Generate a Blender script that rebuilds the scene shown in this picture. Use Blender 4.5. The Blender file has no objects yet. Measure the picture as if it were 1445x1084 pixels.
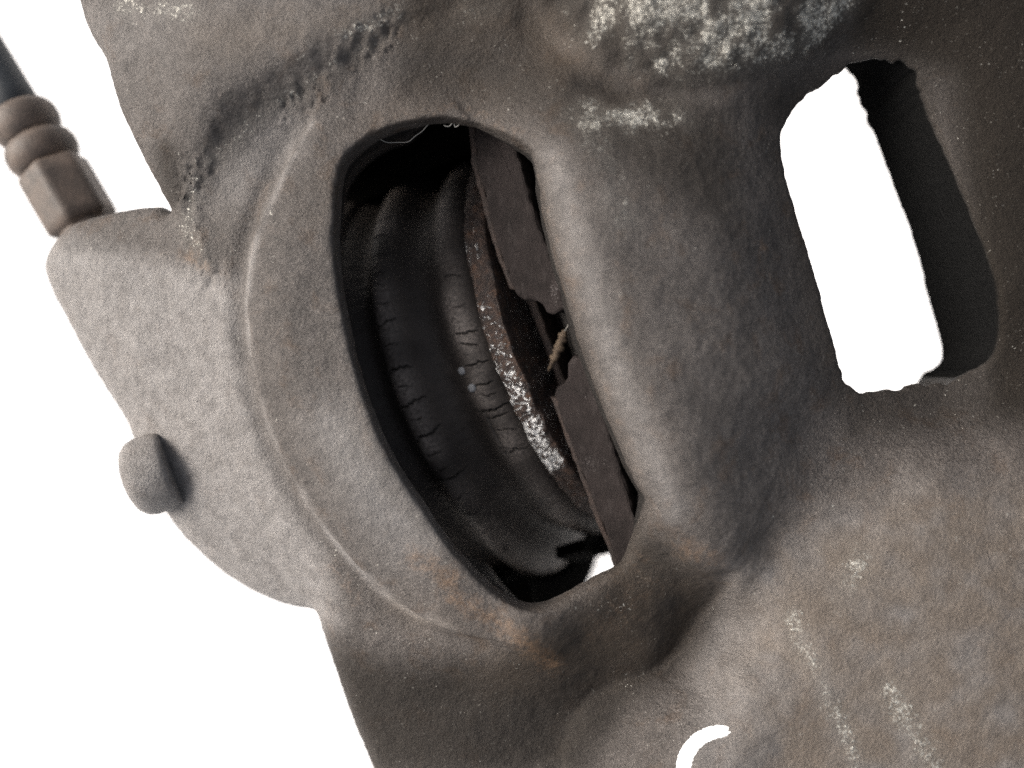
import bpy, bmesh, math, random
import numpy as np
from mathutils import Vector, Matrix
R = math.radians
random.seed(4)
SC = bpy.context.scene
SC.unit_settings.system = 'METRIC'
SC.unit_settings.scale_length = 0.01            # one unit is one centimetre

# ------------------------------------------------------------------ camera, sky, sun, exposure
D = 13.0                                        # lens height over the casting's face
cam_d = bpy.data.cameras.new('camera')
cam = bpy.data.objects.new('camera', cam_d); SC.collection.objects.link(cam)
cam.location = (0, 0, D)
cam_d.sensor_width = 360; cam_d.lens = 360 * D / 14.45
cam_d.clip_start = 0.1; cam_d.clip_end = 5000
cam_d.dof.use_dof = True
cam_d.dof.focus_distance = D + 0.45
cam_d.dof.aperture_fstop = (cam_d.lens * 1e-3) / 0.55
SC.camera = cam
SC.cycles.use_denoising = False                 # keep the fine grain of the metal
w = bpy.data.worlds.new('World'); SC.world = w; w.use_nodes = True
SUN_EL, SUN_ROT = R(32), R(281)
nt = w.node_tree; sky = nt.nodes.new('ShaderNodeTexSky'); sky.sky_type = 'NISHITA'
sky.sun_disc = False; sky.sun_elevation = SUN_EL; sky.sun_rotation = SUN_ROT
sky.dust_density = 7.0; sky.ozone_density = 0.0; sky.air_density = 1.0
hs = nt.nodes.new('ShaderNodeHueSaturation'); hs.inputs['Saturation'].default_value = .45      # thin overcast
nt.links.new(sky.outputs[0], hs.inputs['Color']); nt.links.new(hs.outputs[0], nt.nodes['Background'].inputs[0]); nt.nodes['Background'].inputs[1].default_value = 0.12
sd = bpy.data.lights.new('sun', 'SUN'); sd.energy = 1.5; sd.angle = R(30); sd.color = (1, .965, .92)
sun = bpy.data.objects.new('sun', sd); SC.collection.objects.link(sun)
sdir = Vector((math.sin(SUN_ROT) * math.cos(SUN_EL), math.cos(SUN_ROT) * math.cos(SUN_EL), math.sin(SUN_EL)))
sun.rotation_euler = (-sdir).to_track_quat('-Z', 'Y').to_euler()
SC.view_settings.view_transform = 'Standard'; SC.view_settings.look = 'None'
SC.view_settings.gamma = 1; SC.view_settings.exposure = 0.80

# ------------------------------------------------------------------ helpers
def at(px, py, z=0.0):
    k = (D - z) / D / 100
    return Vector(((px - 722.5) * k, (542 - py) * k, z))
def spline(pts, n=8, closed=True):
    p = np.array(pts, float); m = len(p); out = []
    rng = range(m) if closed else range(m - 1)
    for i in rng:
        if closed: a, b, c, d = p[i - 1], p[i], p[(i + 1) % m], p[(i + 2) % m]
        else: a, b, c, d = p[max(i - 1, 0)], p[i], p[i + 1], p[min(i + 2, m - 1)]
        for k in range(n):
            t = k / n
            out.append(.5 * (2 * b + (c - a) * t + (2 * a - 5 * b + 4 * c - d) * t * t + (3 * b - a - 3 * c + d) * t ** 3))
    if not closed: out.append(p[-1])
    return np.array(out)
def unproj(pts, z=0.0):
    k = (D - z) / D / 100
    p = np.array(pts, float); return np.c_[(p[:, 0] - 722.5) * k, (542 - p[:, 1]) * k]
def segdist(X, Y, pl, closed):
    d2 = np.full(X.shape, 1e9); n = len(pl); inside = np.zeros(X.shape, bool)
    for i in range(n if closed else n - 1):
        a = pl[i]; b = pl[(i + 1) % n]; e = b - a; L = e @ e + 1e-12
        wx = X - a[0]; wy = Y - a[1]
        t = np.clip((wx * e[0] + wy * e[1]) / L, 0, 1)
        d2 = np.minimum(d2, (wx - e[0] * t) ** 2 + (wy - e[1] * t) ** 2)
        if closed:
            c = ((a[1] > Y) != (b[1] > Y))
            with np.errstate(divide='ignore', invalid='ignore'):
                c &= X < (b[0] - a[0]) * (Y - a[1]) / (b[1] - a[1] if b[1] != a[1] else 1e-9) + a[0]
            inside ^= c
    d = np.sqrt(d2)
    return np.where(inside, -d, d) if closed else d
def smooth(x): x = np.clip(x, 0, 1); return x * x * (3 - 2 * x)
def smax(a, b, k): h = np.maximum(k - np.abs(a - b), 0) / k; return np.maximum(a, b) + h * h * k * .25
def hashn(ix, iy, iz, seed):
    h = (ix.astype(np.int64) * 374761393 + iy.astype(np.int64) * 668265263 + iz.astype(np.int64) * 2147483647 + seed * 974634777) & 0xffffffff
    h = ((h ^ (h >> 13)) * 1274126177) & 0xffffffff
    return (((h ^ (h >> 16)) & 0xffff) / 32767.5 - 1).astype(np.float32)
def noise(x, y, z, s, seed=0):
    x = np.asarray(x) * s + 1000.; y = np.asarray(y) * s + 1000.; z = np.asarray(z) * s + 1000.
    ix, iy, iz = np.floor(x).astype(np.int64), np.floor(y).astype(np.int64), np.floor(z).astype(np.int64)
    fx, fy, fz = [q - np.floor(q) for q in (x, y, z)]
    ux, uy, uz = [q * q * q * (q * (q * 6 - 15) + 10) for q in (fx, fy, fz)]
    r = 0
    for dx in (0, 1):
        for dy in (0, 1):
            for dz in (0, 1):
                wgt = (ux if dx else 1 - ux) * (uy if dy else 1 - uy) * (uz if dz else 1 - uz)
                r = r + wgt * hashn(ix + dx, iy + dy, iz + dz, seed)
    return r
def fbm(x, y, z, s, o=3, seed=0):
    r = 0; a = 1.
    for k in range(o): r = r + a * noise(x, y, z, s * 2 ** k, seed + k); a *= .5
    return r
def link(o, parent=None):
    SC.collection.objects.link(o)
    if parent: o.parent = parent
    return o
def mesh(name, verts, faces, mat, parent=None, smooth_=True):
    me = bpy.data.meshes.new(name); me.from_pydata([tuple(v) for v in verts], [], [tuple(f) for f in faces]); me.validate()
    if smooth_: me.polygons.foreach_set('use_smooth', [True] * len(me.polygons))
    me.materials.append(mat)
    return link(bpy.data.objects.new(name, me), parent)
def thing(name, label, cat, loc=(0, 0, 0), group=None):
    o = link(bpy.data.objects.new(name, None)); o.location = loc; o.empty_display_size = .3
    return tag(o, label, cat, group)
def tag(o, label, cat, group=None):
    o['label'] = label; o['category'] = cat
    if group: o['group'] = group
    return o
def attr(me, name, vals):
    a = me.attributes.new(name, 'FLOAT', 'POINT'); a.data.foreach_set('value', np.asarray(vals, np.float32))
def tube(path, rad, n=8, wob=0.0, seed=0):
    P = [Vector(p) for p in path]; V = []; F = []; m = len(P); rr = random.Random(seed)
    up = Vector((.3, .2, 1)).normalized()
    for i, p in enumerate(P):
        t = (P[min(i + 1, m - 1)] - P[max(i - 1, 0)]).normalized()
        a = t.cross(up).normalized(); b = t.cross(a)
        r = rad[i] if hasattr(rad, '__len__') else rad
        for k in range(n):
            th = 2 * math.pi * k / n; q = r * (1 + rr.uniform(-wob, wob))
            V.append(p + a * math.cos(th) * q + b * math.sin(th) * q)
    for i in range(m - 1):
        for k in range(n): F.append((i * n + k, i * n + (k + 1) % n, (i + 1) * n + (k + 1) % n, (i + 1) * n + k))
    F.append(tuple(range(n))[::-1]); F.append(tuple((m - 1) * n + k for k in range(n)))
    return V, F
def lathe(prof, c, axis, n=64, ref=None, sides=None):
    """profile (t, r) turned about axis through c"""
    a = Vector(axis).normalized(); ref = Vector(ref or (0, 0, 1)); wv = (ref - a * ref.dot(a)).normalized(); u = a.cross(wv)
    V = []; F = []
    for t, r in prof:
        for k in range(n):
            th = 2 * math.pi * k / n; q = r
            if sides:                       # polygonal section with softened corners
                ph = (th % (2 * math.pi / sides)) - math.pi / sides
                q = min(r / math.cos(ph) , r * 1.11)
            V.append(Vector(c) + a * t + (wv * math.cos(th) + u * math.sin(th)) * q)
    m = len(prof)
    for i in range(m - 1):
        for k in range(n): F.append((i * n + k, i * n + (k + 1) % n, (i + 1) * n + (k + 1) % n, (i + 1) * n + k))
    F.append(tuple(range(n))[::-1]); F.append(tuple((m - 1) * n + k for k in range(n)))
    return V, F

# ------------------------------------------------------------------ materials
class MT:
    def __init__(s, name):
        s.m = bpy.data.materials.new(name); s.m.use_nodes = True; s.t = s.m.node_tree; s.N = s.t.nodes
        s.b = s.N['Principled BSDF']; s.co = s.N.new('ShaderNodeTexCoord').outputs['Object']
    def put(s, sock, v):
        if hasattr(v, 'is_output'): s.t.links.new(v, sock)
        elif isinstance(v, (tuple, list)): sock.default_value = tuple(v) + ((1,) if len(v) == 3 and len(sock.default_value) == 4 else ())
        else: sock.default_value = v
    def noise(s, scale, detail=4, rough=.55, dist=0, vec=None):
        n = s.N.new('ShaderNodeTexNoise'); s.put(n.inputs['Vector'], vec or s.co)
        for k, v in (('Scale', scale), ('Detail', detail), ('Roughness', rough), ('Distortion', dist)): n.inputs[k].default_value = v
        return n.outputs['Fac']
    def voro(s, scale, feature='F1', vec=None, out='Distance'):
        n = s.N.new('ShaderNodeTexVoronoi'); n.feature = feature; s.put(n.inputs['Vector'], vec or s.co); n.inputs['Scale'].default_value = scale
        return n.outputs[out]
    def stretch(s, sx, sy, sz, rot=0):
        n = s.N.new('ShaderNodeMapping'); s.put(n.inputs['Vector'], s.co); n.inputs['Scale'].default_value = (sx, sy, sz); n.inputs['Rotation'].default_value = (0, 0, rot)
        return n.outputs[0]
    def ramp(s, f, stops):
        n = s.N.new('ShaderNodeValToRGB'); s.put(n.inputs[0], f); e = n.color_ramp.elements
        while len(e) < len(stops): e.new(.5)
        for k, (p, c) in enumerate(stops):
            e[k].position = p; e[k].color = (c, c, c, 1) if not isinstance(c, tuple) else tuple(c) + (1,)
        return n.outputs[0]
    def math(s, op, a, b=0.0, clamp=False):
        n = s.N.new('ShaderNodeMath'); n.operation = op; n.use_clamp = clamp; s.put(n.inputs[0], a); s.put(n.inputs[1], b); return n.outputs[0]
    def step(s, f, lo, hi):
        n = s.N.new('ShaderNodeMapRange'); n.interpolation_type = 'SMOOTHSTEP'; s.put(n.inputs[0], f); n.inputs[1].default_value = lo; n.inputs[2].default_value = hi; return n.outputs[0]
    def mix(s, f, a, b):
        n = s.N.new('ShaderNodeMix'); n.data_type = 'RGBA'; s.put(n.inputs[0], f); s.put(n.inputs[6], a); s.put(n.inputs[7], b); return n.outputs[2]
    def attr(s, name):
        n = s.N.new('ShaderNodeAttribute'); n.attribute_name = name; return n.outputs['Fac']
    def bump(s, f, strength, dist, prev=None):
        n = s.N.new('ShaderNodeBump'); n.inputs['Strength'].default_value = strength; n.inputs['Distance'].default_value = dist; s.put(n.inputs['Height'], f)
        if prev: s.put(n.inputs['Normal'], prev)
        return n.outputs[0]
    def out(s, color, rough=.6, metal=0.0, normal=None, spec=.5):
        s.put(s.b.inputs['Base Color'], color); s.put(s.b.inputs['Roughness'], rough); s.put(s.b.inputs['Metallic'], metal)
        s.b.inputs['Specular IOR Level'].default_value = spec
        if normal: s.put(s.b.inputs['Normal'], normal)
        return s.m

def cast_iron():
    s = MT('grimy_cast_iron'); wear_and_sheen, rust, grime_and_shade, dust_and_light = s.attr('wear_and_sheen'), s.attr('rust'), s.attr('grime_and_shade'), s.attr('dust_and_light'); tan = s.attr('tan')
    big = s.noise(.9, 5, .6, .6); mid = s.noise(4.5, 5, .62); fine = s.noise(19, 5, .72); grain = s.noise(32, 3, .6)
    f = s.math('ADD', s.math('MULTIPLY', big, .45), s.math('MULTIPLY', mid, .55))
    col = s.ramp(f, [(.32, (.036, .030, .0265)), (.5, (.068, .058, .052)), (.66, (.100, .087, .079))])
    col = s.mix(s.step(s.noise(2.3, 4, .6, .4), .52, .72), col, (.066, .047, .035))          # brown cast
    col = s.mix(s.math('MULTIPLY', s.step(grain, .54, .70), .45), col, (.20, .18, .168))      # pale grains
    col = s.mix(s.math('MULTIPLY', s.step(fine, .50, .36), .65), col, (.022, .018, .016))      # dark pores
    col = s.mix(s.math('MULTIPLY', dust_and_light, s.step(mid, -.3, 1.1)), col, s.mix(tan, (.270, .255, .246), (.205, .168, .132)))  # dust, plus haze and sheen painted pale
    col = s.mix(s.math('MULTIPLY', grime_and_shade, s.step(s.math('ADD', mid, s.math('MULTIPLY', grime_and_shade, .5)), .35, .80)), col, (.023, .0195, .0165))  # grime, plus shade painted into the colour
    col = s.mix(s.math('MULTIPLY', tan, .35), col, (.115, .085, .060))
    rn = s.step(s.math('ADD', s.noise(9, 6, .75), s.math('MULTIPLY', rust, .30)), .62, .95)
    col = s.mix(s.math('MULTIPLY', rn, s.math('MULTIPLY', rust, .55, True)), col, s.ramp(fine, [(.3, (.11, .058, .03)), (.7, (.24, .15, .085))]))
    col = s.mix(s.math('MULTIPLY', wear_and_sheen, .25, True), col, (.20, .19, .172))
    # bare, pitted flecks of metal
    fl = s.step(s.math('ADD', s.math('ADD', s.math('MULTIPLY', s.noise(25, 3, .65, .4), .65), s.math('MULTIPLY', s.noise(7, 3, .6, .4), .35)), s.math('MULTIPLY', wear_and_sheen, .20)), .63, .77)
    fl = s.math('MULTIPLY', fl, s.step(wear_and_sheen, .02, .25))
    sp = s.math('MULTIPLY', s.step(s.noise(24, 2, .6), .655, .72), s.math('ADD', .12, s.step(s.noise(2.6, 3, .6), .52, .72)))                                                 # tiny bright specks everywhere
    flm = s.math('MAXIMUM', fl, s.math('MULTIPLY', sp, .75))
    col = s.mix(flm, col, s.ramp(fine, [(.25, (.30, .285, .25)), (.7, (.64, .62, .56))]))
    col = s.mix(s.attr('wall_shade'), col, (.011, .011, .011))  # shade painted near-black on the walls of the openings
    flm = s.math('MULTIPLY', flm, s.math('SUBTRACT', 1.0, s.attr('wall_shade')))
    rough = s.math('SUBTRACT', s.math('ADD', .42, s.math('MULTIPLY', fine, .25)), s.math('MULTIPLY', flm, .32))
    n = s.bump(s.noise(11, 5, .65), .25, .04)
    n = s.bump(fine, 1.0, .034, n); n = s.bump(grain, .9, .016, n); n = s.bump(fl, .5, .03, n)
    rough = s.math('MAXIMUM', rough, s.math('MULTIPLY', s.attr('wall_shade'), .9))
    m_ = s.out(col, rough, s.math('MULTIPLY', flm, .55), n, .45)
    s.put(s.b.inputs['Specular IOR Level'], s.math('MULTIPLY', .45, s.math('SUBTRACT', 1.0, s.math('MULTIPLY', s.math('MAXIMUM', s.attr('wall_shade'), grime_and_shade), .8, True))))
    return m_
def machined_grey():
    s = MT('dull_grey_metal'); a = s.noise(3, 5, .6); b = s.noise(40, 3, .6)
    c = s.ramp(a, [(.3, (.14, .13, .125)), (.7, (.20, .188, .18))]); c = s.mix(s.math('MULTIPLY', s.step(b, .55, .8), .3), c, (.25, .24, .23))
    return s.out(c, .6, .0, s.bump(b, .4, .012), .4)
def rubber():
    s = MT('perished_black_rubber'); a = s.noise(2.2, 4, .6); b = s.noise(24, 4, .6); cr = s.attr('crack'); du = s.attr('dust_and_light')
    c = s.ramp(a, [(.3, (.024, .020, .018)), (.7, (.042, .035, .031))])
    c = s.mix(s.math('MULTIPLY', du, s.step(b, .25, .7)), c, (.235, .203, .183))  # dust and painted light on the fold crests
    c = s.mix(s.math('MULTIPLY', s.step(s.noise(55, 1), .73, .78), .6), c, (.28, .27, .26))
    c = s.mix(cr, c, (.006, .006, .006))
    return s.out(c, s.math('ADD', .55, s.math('MULTIPLY', b, .25)), 0., s.bump(b, .35, .015), .3)
def pad_mat():
    s = MT('brown_friction_lining'); a = s.noise(2.5, 5, .65); st = s.noise(9, 4, .65, 0, s.stretch(1, .35, 1, .33)); b = s.noise(38, 4, .7)
    c = s.ramp(a, [(.3, (.012, .0095, .009)), (.7, (.025, .0195, .0185))])
    c = s.mix(s.math('MULTIPLY', s.step(st, .5, .72), .40), c, (.046, .039, .037))
    c = s.mix(s.step(s.math('ADD', s.math('MULTIPLY', s.noise(1.4, 3), .6), s.math('MULTIPLY', b, .6)), .72, .86), c, (.17, .152, .148))
    c = s.mix(s.math('MULTIPLY', s.step(b, .46, .3), .6), c, (.02, .016, .015))
    n = s.bump(st, .6, .04); n = s.bump(b, .6, .018, n)
    return s.out(c, .82, 0., n, .15)
def plate_mat():
    s = MT('rusty_dark_steel'); a = s.noise(3, 5, .65); b = s.noise(30, 4, .7)
    c = s.ramp(a, [(.35, (.020, .0145, .0125)), (.65, (.042, .026, .020))]); c = s.mix(s.math('MULTIPLY', s.step(b, .55, .75), .5), c, (.09, .068, .058))
    return s.out(c, .7, 0., s.bump(b, .7, .03), .4)
def piston_mat():
    s = MT('corroded_chrome'); fk = s.attr('flake'); a = s.noise(6, 5, .65); b = s.noise(34, 4, .7)
    c = s.ramp(a, [(.38, (.022, .015, .013)), (.56, (.046, .028, .021)), (.78, (.12, .060, .032))])
    m = s.step(s.math('ADD', s.noise(13, 4, .72, .8), s.math('MULTIPLY', fk, .30)), .74, .80)
    m = s.math('MULTIPLY', m, s.step(fk, .03, .2))
    c = s.mix(m, c, (.86, .85, .83))
    n = s.bump(b, .8, .04); n = s.bump(m, .8, .05, n)
    return s.out(c, s.math('SUBTRACT', .68, s.math('MULTIPLY', m, .40)), s.math('MULTIPLY', m, .5), n, .5)
def simple(name, c0, c1, sc=5, rough=.6, bmp=.02, metal=0., spec=.5):
    s = MT(name); a = s.noise(sc, 5, .6); b = s.noise(sc * 8, 3, .6)
    return s.out(s.ramp(a, [(.3, c0), (.7, c1)]), rough, metal, s.bump(b, .5, bmp), spec)
IRON, GREY, RUB, PAD, PLATE, PIST = cast_iron(), machined_grey(), rubber(), pad_mat(), plate_mat(), piston_mat()
HEX = simple('tarnished_brass_brown', (.042, .033, .028), (.125, .092, .072), 2.2, .6, .02)
HOSE = simple('blue_black_hose_rubber', (.014, .018, .022), (.026, .031, .037), 4, .6, .02)
BORE = simple('cavity_shade_black', (.0015, .0015, .0014), (.003, .0028, .0026), 4, .98, .0, 0., .01)  # matte near-black: the cavity's shade put into the colour
PAINT = simple('white_paint', (.80, .80, .79), (.88, .88, .87), 6, .6, .01)
SPOT = simple('pale_spot_coat', (.13, .135, .14), (.26, .26, .27), 9, .6, .01)
STRAW = simple('dry_straw', (.035, .022, .014), (.12, .085, .053), 12, .8, .02)
FIBRE = simple('pale_fibre', (.28, .26, .23), (.40, .38, .34), 9, .7, .0)
CONC = simple('pale_concrete', (.80, .79, .78), (.90, .89, .885), .09, .9, .03)
STONE = simple('grey_pebble', (.02, .018, .017), (.05, .045, .042), 2, .8, .03)

# ------------------------------------------------------------------ ground, far below the part
n = 48; V = []; F = []
for j in range(n + 1):
    for i in range(n + 1):
        fx, fy = (i / n * 2 - 1), (j / n * 2 - 1)
        V.append((fx * abs(fx) * 2000, fy * abs(fy) * 2000, -60 + .12 * random.uniform(-1, 1)))
for j in range(n):
    for i in range(n): F.append((j * (n + 1) + i, j * (n + 1) + i + 1, (j + 1) * (n + 1) + i + 1, (j + 1) * (n + 1) + i))
g = mesh('ground', V, F, CONC); g['kind'] = 'structure'

# ------------------------------------------------------------------ the casting: control points (photo px, height in cm)
CT = []
def H(*a):
    for px, py, z in a: CT.append((*at(px, py, z)[:2], z))
# ear, upper left
H((60, -80, -.3), (125, 0, -.25), (160, 90, -.3), (200, 220, -.45), (235, 300, -.6), (260, 0, .18), (300, 70, .22), (280, 160, .12), (400, 20, .3), (420, 80, .22), (520, -40, .35), (520, 20, .25), (230, 170, -.1))
# flat triangle between ear and window
H((400, 200, -.12), (330, 270, -.2), (300, 350, -.38), (430, 150, -.02))
# rim of the window
H((480, 290, .0), (420, 300, -.08), (470, 440, .0), (390, 430, -.12), (510, 600, .0), (430, 600, -.14), (580, 720, -.02), (490, 740, -.2), (660, 830, -.12), (580, 850, -.33), (700, 880, -.22), (570, 150, .02), (640, 100, .02), (640, 160, -.02), (700, 130, .06))
# housing
H((300, 450, -.5), (230, 400, -.75), (150, 400, -1.0), (90, 370, -1.25), (120, 480, -1.35), (200, 500, -.95), (180, 600, -1.45), (270, 600, -.85), (340, 560, -.45), (260, 690, -1.2), (340, 690, -.75), (330, 800, -1.4), (410, 790, -.9), (430, 850, -1.15), (120, 310, -1.1), (210, 310, -.75))
# lower left arm, valley, lip
H((460, 880, -.95), (500, 1000, -1.0), (540, 1110, -1.1), (560, 930, -.72), (640, 960, -.75), (760, 1000, -.85), (650, 1060, -.8), (800, 1090, -.8), (640, 885, -.22), (690, 900, -.20), (740, 885, -.08), (780, 905, -.14), (790, 960, -.55), (820, 865, -.02), (900, 800, .02), (860, 900, -.22), (910, 860, -.16), (930, 920, -.52), (870, 985, -.86), (985, 850, -.42), (960, 940, -.85), (1015, 880, -.72), (700, 960, -.62))
# lower right face
H((1080, 760, -.02), (1100, 850, -.05), (1040, 960, -.12), (980, 1040, -.1), (1100, 1060, .02), (1200, 760, .1), (1200, 900, .1), (1300, 720, .15), (1300, 1000, .18), (1430, 740, .15), (1430, 900, .22), (1430, 1080, .2), (1250, 1110, .1), (1500, 700, .1), (1550, 1000, .2))
# recess round the right hole
H((1130, 600, -.15), (1220, 590, -.45), (1330, 580, -.62), (1430, 560, -.5), (1190, 640, -.25), (1330, 640, -.12), (1430, 640, -.05), (1130, 120, -.3), (1200, 80, -.3), (1300, 70, -.15), (1420, 200, .0), (1430, 400, -.05), (1500, 300, -.1), (1440, 60, .05), (1560, 100, -.1))
# top
H((760, 40, .12), (860, 110, .30), (940, 130, .32), (800, -40, .5), (900, 30, .72), (1000, 20, .80), (1000, -60, .9), (1120, 30, .5), (1160, -60, .6), (1300, -40, .3), (1500, -60, .2), (700, 30, .2), (640, -30, .3))
H((745, 20, .15), (800, 10, .28), (735, 110, .20), (790, 120, .42), (860, 160, .55), (950, 165, .42),
    (752, 230, .50), (810, 230, .76), (880, 220, .70), (960, 220, .58), (1040, 200, .22),
    (775, 340, .70), (840, 340, .94), (910, 330, .86), (990, 320, .68), (1065, 320, .25), (1100, 320, -.1),
    (805, 450, .78), (880, 460, 1.0), (950, 450, .90), (1030, 440, .62), (1095, 440, .15), (1130, 440, -.2),
    (848, 560, .80), (920, 560, 1.0), (1000, 550, .82), (1070, 540, .50), (1130, 540, .05),
    (890, 650, .72), (970, 660, .90), (1050, 650, .50), (1120, 650, .0),
    (925, 720, .58), (1000, 740, .60), (1070, 740, .22), (1000, 795, .34), (1050, 795, .15))
CT = np.array(CT)
def tps(C, X, Y, lam=.002):
    n = len(C); r2 = ((C[:, None, :2] - C[None, :, :2]) ** 2).sum(2)
    K = np.where(r2 > 0, .5 * r2 * np.log(r2 + 1e-12), 0) + lam * np.eye(n); P = np.c_[np.ones(n), C[:, :2]]
    A = np.zeros((n + 3, n + 3)); A[:n, :n] = K; A[:n, n:] = P; A[n:, :n] = P.T
    s = np.linalg.solve(A, np.r_[C[:, 2], 0, 0, 0]); o = s[n] + s[n + 1] * X + s[n + 2] * Y
    for i in range(n):
        q = (X - C[i, 0]) ** 2 + (Y - C[i, 1]) ** 2; o = o + s[i] * .5 * q * np.log(q + 1e-12)
    return o
VX = .040
xs = np.arange(-8.2, 9.3, VX); ys = np.arange(-7.0, 7.0, VX); zs = np.arange(-2.9, 1.6, VX)
X, Y = np.meshgrid(xs, ys, indexing='ij'); Z0 = np.zeros_like(X)
PX, PY = X * 100 + 722.5, 542 - Y * 100
h = tps(CT, X, Y)
warp = .10 * noise(X, Y, Z0, 1.3, 5) + .05 * noise(X, Y, Z0, 4, 6)
# the sharp-edged band round the window
band = spline([(470, 120), (440, 170), (395, 255), (352, 370), (350, 480), (372, 590), (415, 680), (470, 765), (560, 855), (640, 893), (710, 905), (790, 940), (850, 900), (820, 500), (640, 140)], 6)
h = h + .22 * smooth((-segdist(X, Y, unproj(band, -.1), True) + .03 + .3 * warp) / .09) * smooth((PY - 110) / 150) * smooth((840 - PX) / 120)
cl = segdist(X, Y, unproj(spline([(455, 170), (425, 250), (408, 330), (402, 430), (420, 560), (470, 680), (550, 780), (640, 850), (740, 885), (830, 865), (890, 815)], 6, False), 0), False)
h = h + .09 * np.exp(-(cl / .50) ** 2)
bo = segdist(X, Y, unproj(band, -.1), True)
h = h - .085 * np.exp(-((bo - .16) / .14) ** 2) * smooth((PY - 140) / 150) * smooth((800 - PX) / 160)
# ear's crumbling step
ear = spline([(100, -150), (90, 0), (150, 220), (225, 300), (283, 385), (292, 330), (278, 270), (310, 205), (370, 150), (450, 112), (540, 62), (640, 10), (760, -60), (700, -150)], 6)
ed = segdist(X, Y, unproj(ear, 0), True) + warp * .6
h = h + .115 * smooth((-ed + .10) / .42)
# upper right block above the fillet
blk = spline([(700, -150), (745, -20), (790, 50), (850, 105), (930, 125), (1040, 105), (1180, 60), (1260, -30), (1300, -150)], 6)
h = h + .10 * smooth((-segdist(X, Y, unproj(blk, .5), True) + .1) / .35)
# the bar between the openings
barp = spline([(752, 60), (748, 140), (752, 220), (775, 310), (800, 400), (830, 500), (868, 600), (905, 700), (945, 755), (990, 800), (1050, 800), (1090, 740), (1130, 640), (1150, 540), (1110, 420), (1090, 300), (1060, 190), (990, 150), (880, 120), (800, 60)], 6)
lip = np.r_[np.array([(700, 850), (790, 800), (860, 770), (900, 700)]), spline([(925, 728), (945, 755), (968, 785), (995, 802), (1042, 804), (1036, 850), (1005, 915), (965, 968), (930, 992), (885, 1008), (820, 1060), (790, 1200)], 6, False), np.array([(500, 1200), (500, 1000)])]
ld = segdist(X, Y, unproj(lip, .1), True) + .25 * warp
h = h - .12 * smooth((-ld + .02) / .14) * smooth((PX - 720) / 160)
# lower right face stands proud of the lip
pl = spline([(1042, 800), (1036, 850), (1005, 915), (965, 968), (930, 992), (885, 1008), (820, 1060), (790, 1200), (1700, 1200), (1700, 690), (1250, 660), (1120, 690)], 6)
pd = segdist(X, Y, unproj(pl, 0), True) + .35 * warp
h = h + .06 * smooth((-pd) / .12) * smooth((PY - 760) / 90)
# roughness of the sand casting
h = h + .016 * fbm(X, Y, Z0, .9, 2, 3) + .007 * fbm(X, Y, Z0, 3.2, 2, 9)
pitl = segdist(X, Y, unproj(spline([(285, 375), (262, 290), (270, 250), (330, 175), (450, 118), (550, 55)], 6, False), 0), False)
pit = np.exp(-(pitl / .36) ** 2) * smooth(.85 + .7 * noise(X, Y, Z0, 1.4, 25))
pn = fbm(X, Y, Z0, 7.5, 3, 21)
h = h + pit * (.075 * pn - .12 * smooth((pn - .25) / .4))
topn = smooth((-segdist(X, Y, unproj(blk, .5), True) + .0) / .4)
h = h + topn * .045 * fbm(X, Y, Z0, 4.5, 3, 31)
# outlines
outl = [(120, -140), (122, 0), (133, 50), (160, 95), (178, 160), (205, 220), (240, 298)]
outl = np.r_[spline(outl, 4, False), spline([(222, 288), (160, 290), (74, 306), (28, 346), (24, 382), (54, 446), (102, 536), (144, 606), (172, 690), (206, 752), (258, 806), (322, 850), (386, 872), (430, 874)], 5, False),
    spline([(436, 880), (455, 935), (482, 1015), (507, 1080), (537, 1155)], 4, False), np.array([(560, 1300), (1700, 1300), (1700, -160)])]
OZ = -.8
so = segdist(X, Y, unproj(outl, OZ), True)
win = np.r_[spline([(655, 170), (625, 166), (590, 170), (545, 182), (508, 204), (484, 232), (478, 262), (474, 330), (483, 420), (500, 500), (520, 570), (550, 640), (590, 705), (632, 765), (672, 812), (702, 838), (728, 853), (752, 857)], 6, False),
    spline([(768, 855), (788, 847), (808, 837), (850, 815), (880, 797), (895, 762), (907, 735), (921, 712)], 4, False), spline([(908, 690), (872, 610), (836, 520), (806, 425), (780, 335), (757, 250)], 4, False), np.array([(752, 222)]), spline([(735, 208), (700, 186), (676, 174)], 4, False)]
wz = .72 * smooth((win[:, 0] - 745) / 40) * smooth((735 - win[:, 1]) / 40)
kz = (D - wz) / D / 100; winw = np.c_[(win[:, 0] - 722.5) * kz, (542 - win[:, 1]) * kz]
sw = segdist(X, Y, winw, True) + .008 * fbm(X, Y, Z0, 3, 3, 41)
hole = spline([(1105, 205), (1112, 178), (1135, 148), (1175, 118), (1210, 92), (1255, 82), (1292, 98), (1312, 150), (1350, 250), (1385, 350), (1408, 415), (1420, 462), (1418, 502), (1392, 522), (1345, 530), (1300, 538), (1240, 545), (1206, 538), (1192, 505), (1170, 430), (1145, 350), (1122, 280)], 5)
jag = smooth((170 - PY) / 60) + smooth((PY - 500) / 40)
hj = .012 * fbm(X, Y, Z0, 2.0, 1, 51) + (.004 + .045 * jag) * fbm(X, Y, Z0, 6.0, 3, 55)
hp = unproj(hole, -.2); i0, i1 = np.searchsorted(xs, [2.6, 7.6]); j0, j1 = np.searchsorted(ys, [-1.2, 5.6])
LV = []
for n_ in range(8):                                       # outline at eight depths
    o_ = np.full(X.shape, 4.0); q_ = hp + np.array((-.085, .30)) * (n_ * .36) * smooth((hp[:, 1:2] - 1.2) / 2.0)
    o_[i0:i1, j0:j1] = segdist(X[i0:i1, j0:j1], Y[i0:i1, j0:j1], q_, True); LV.append(o_ + hj)
sh = LV[0]
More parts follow.
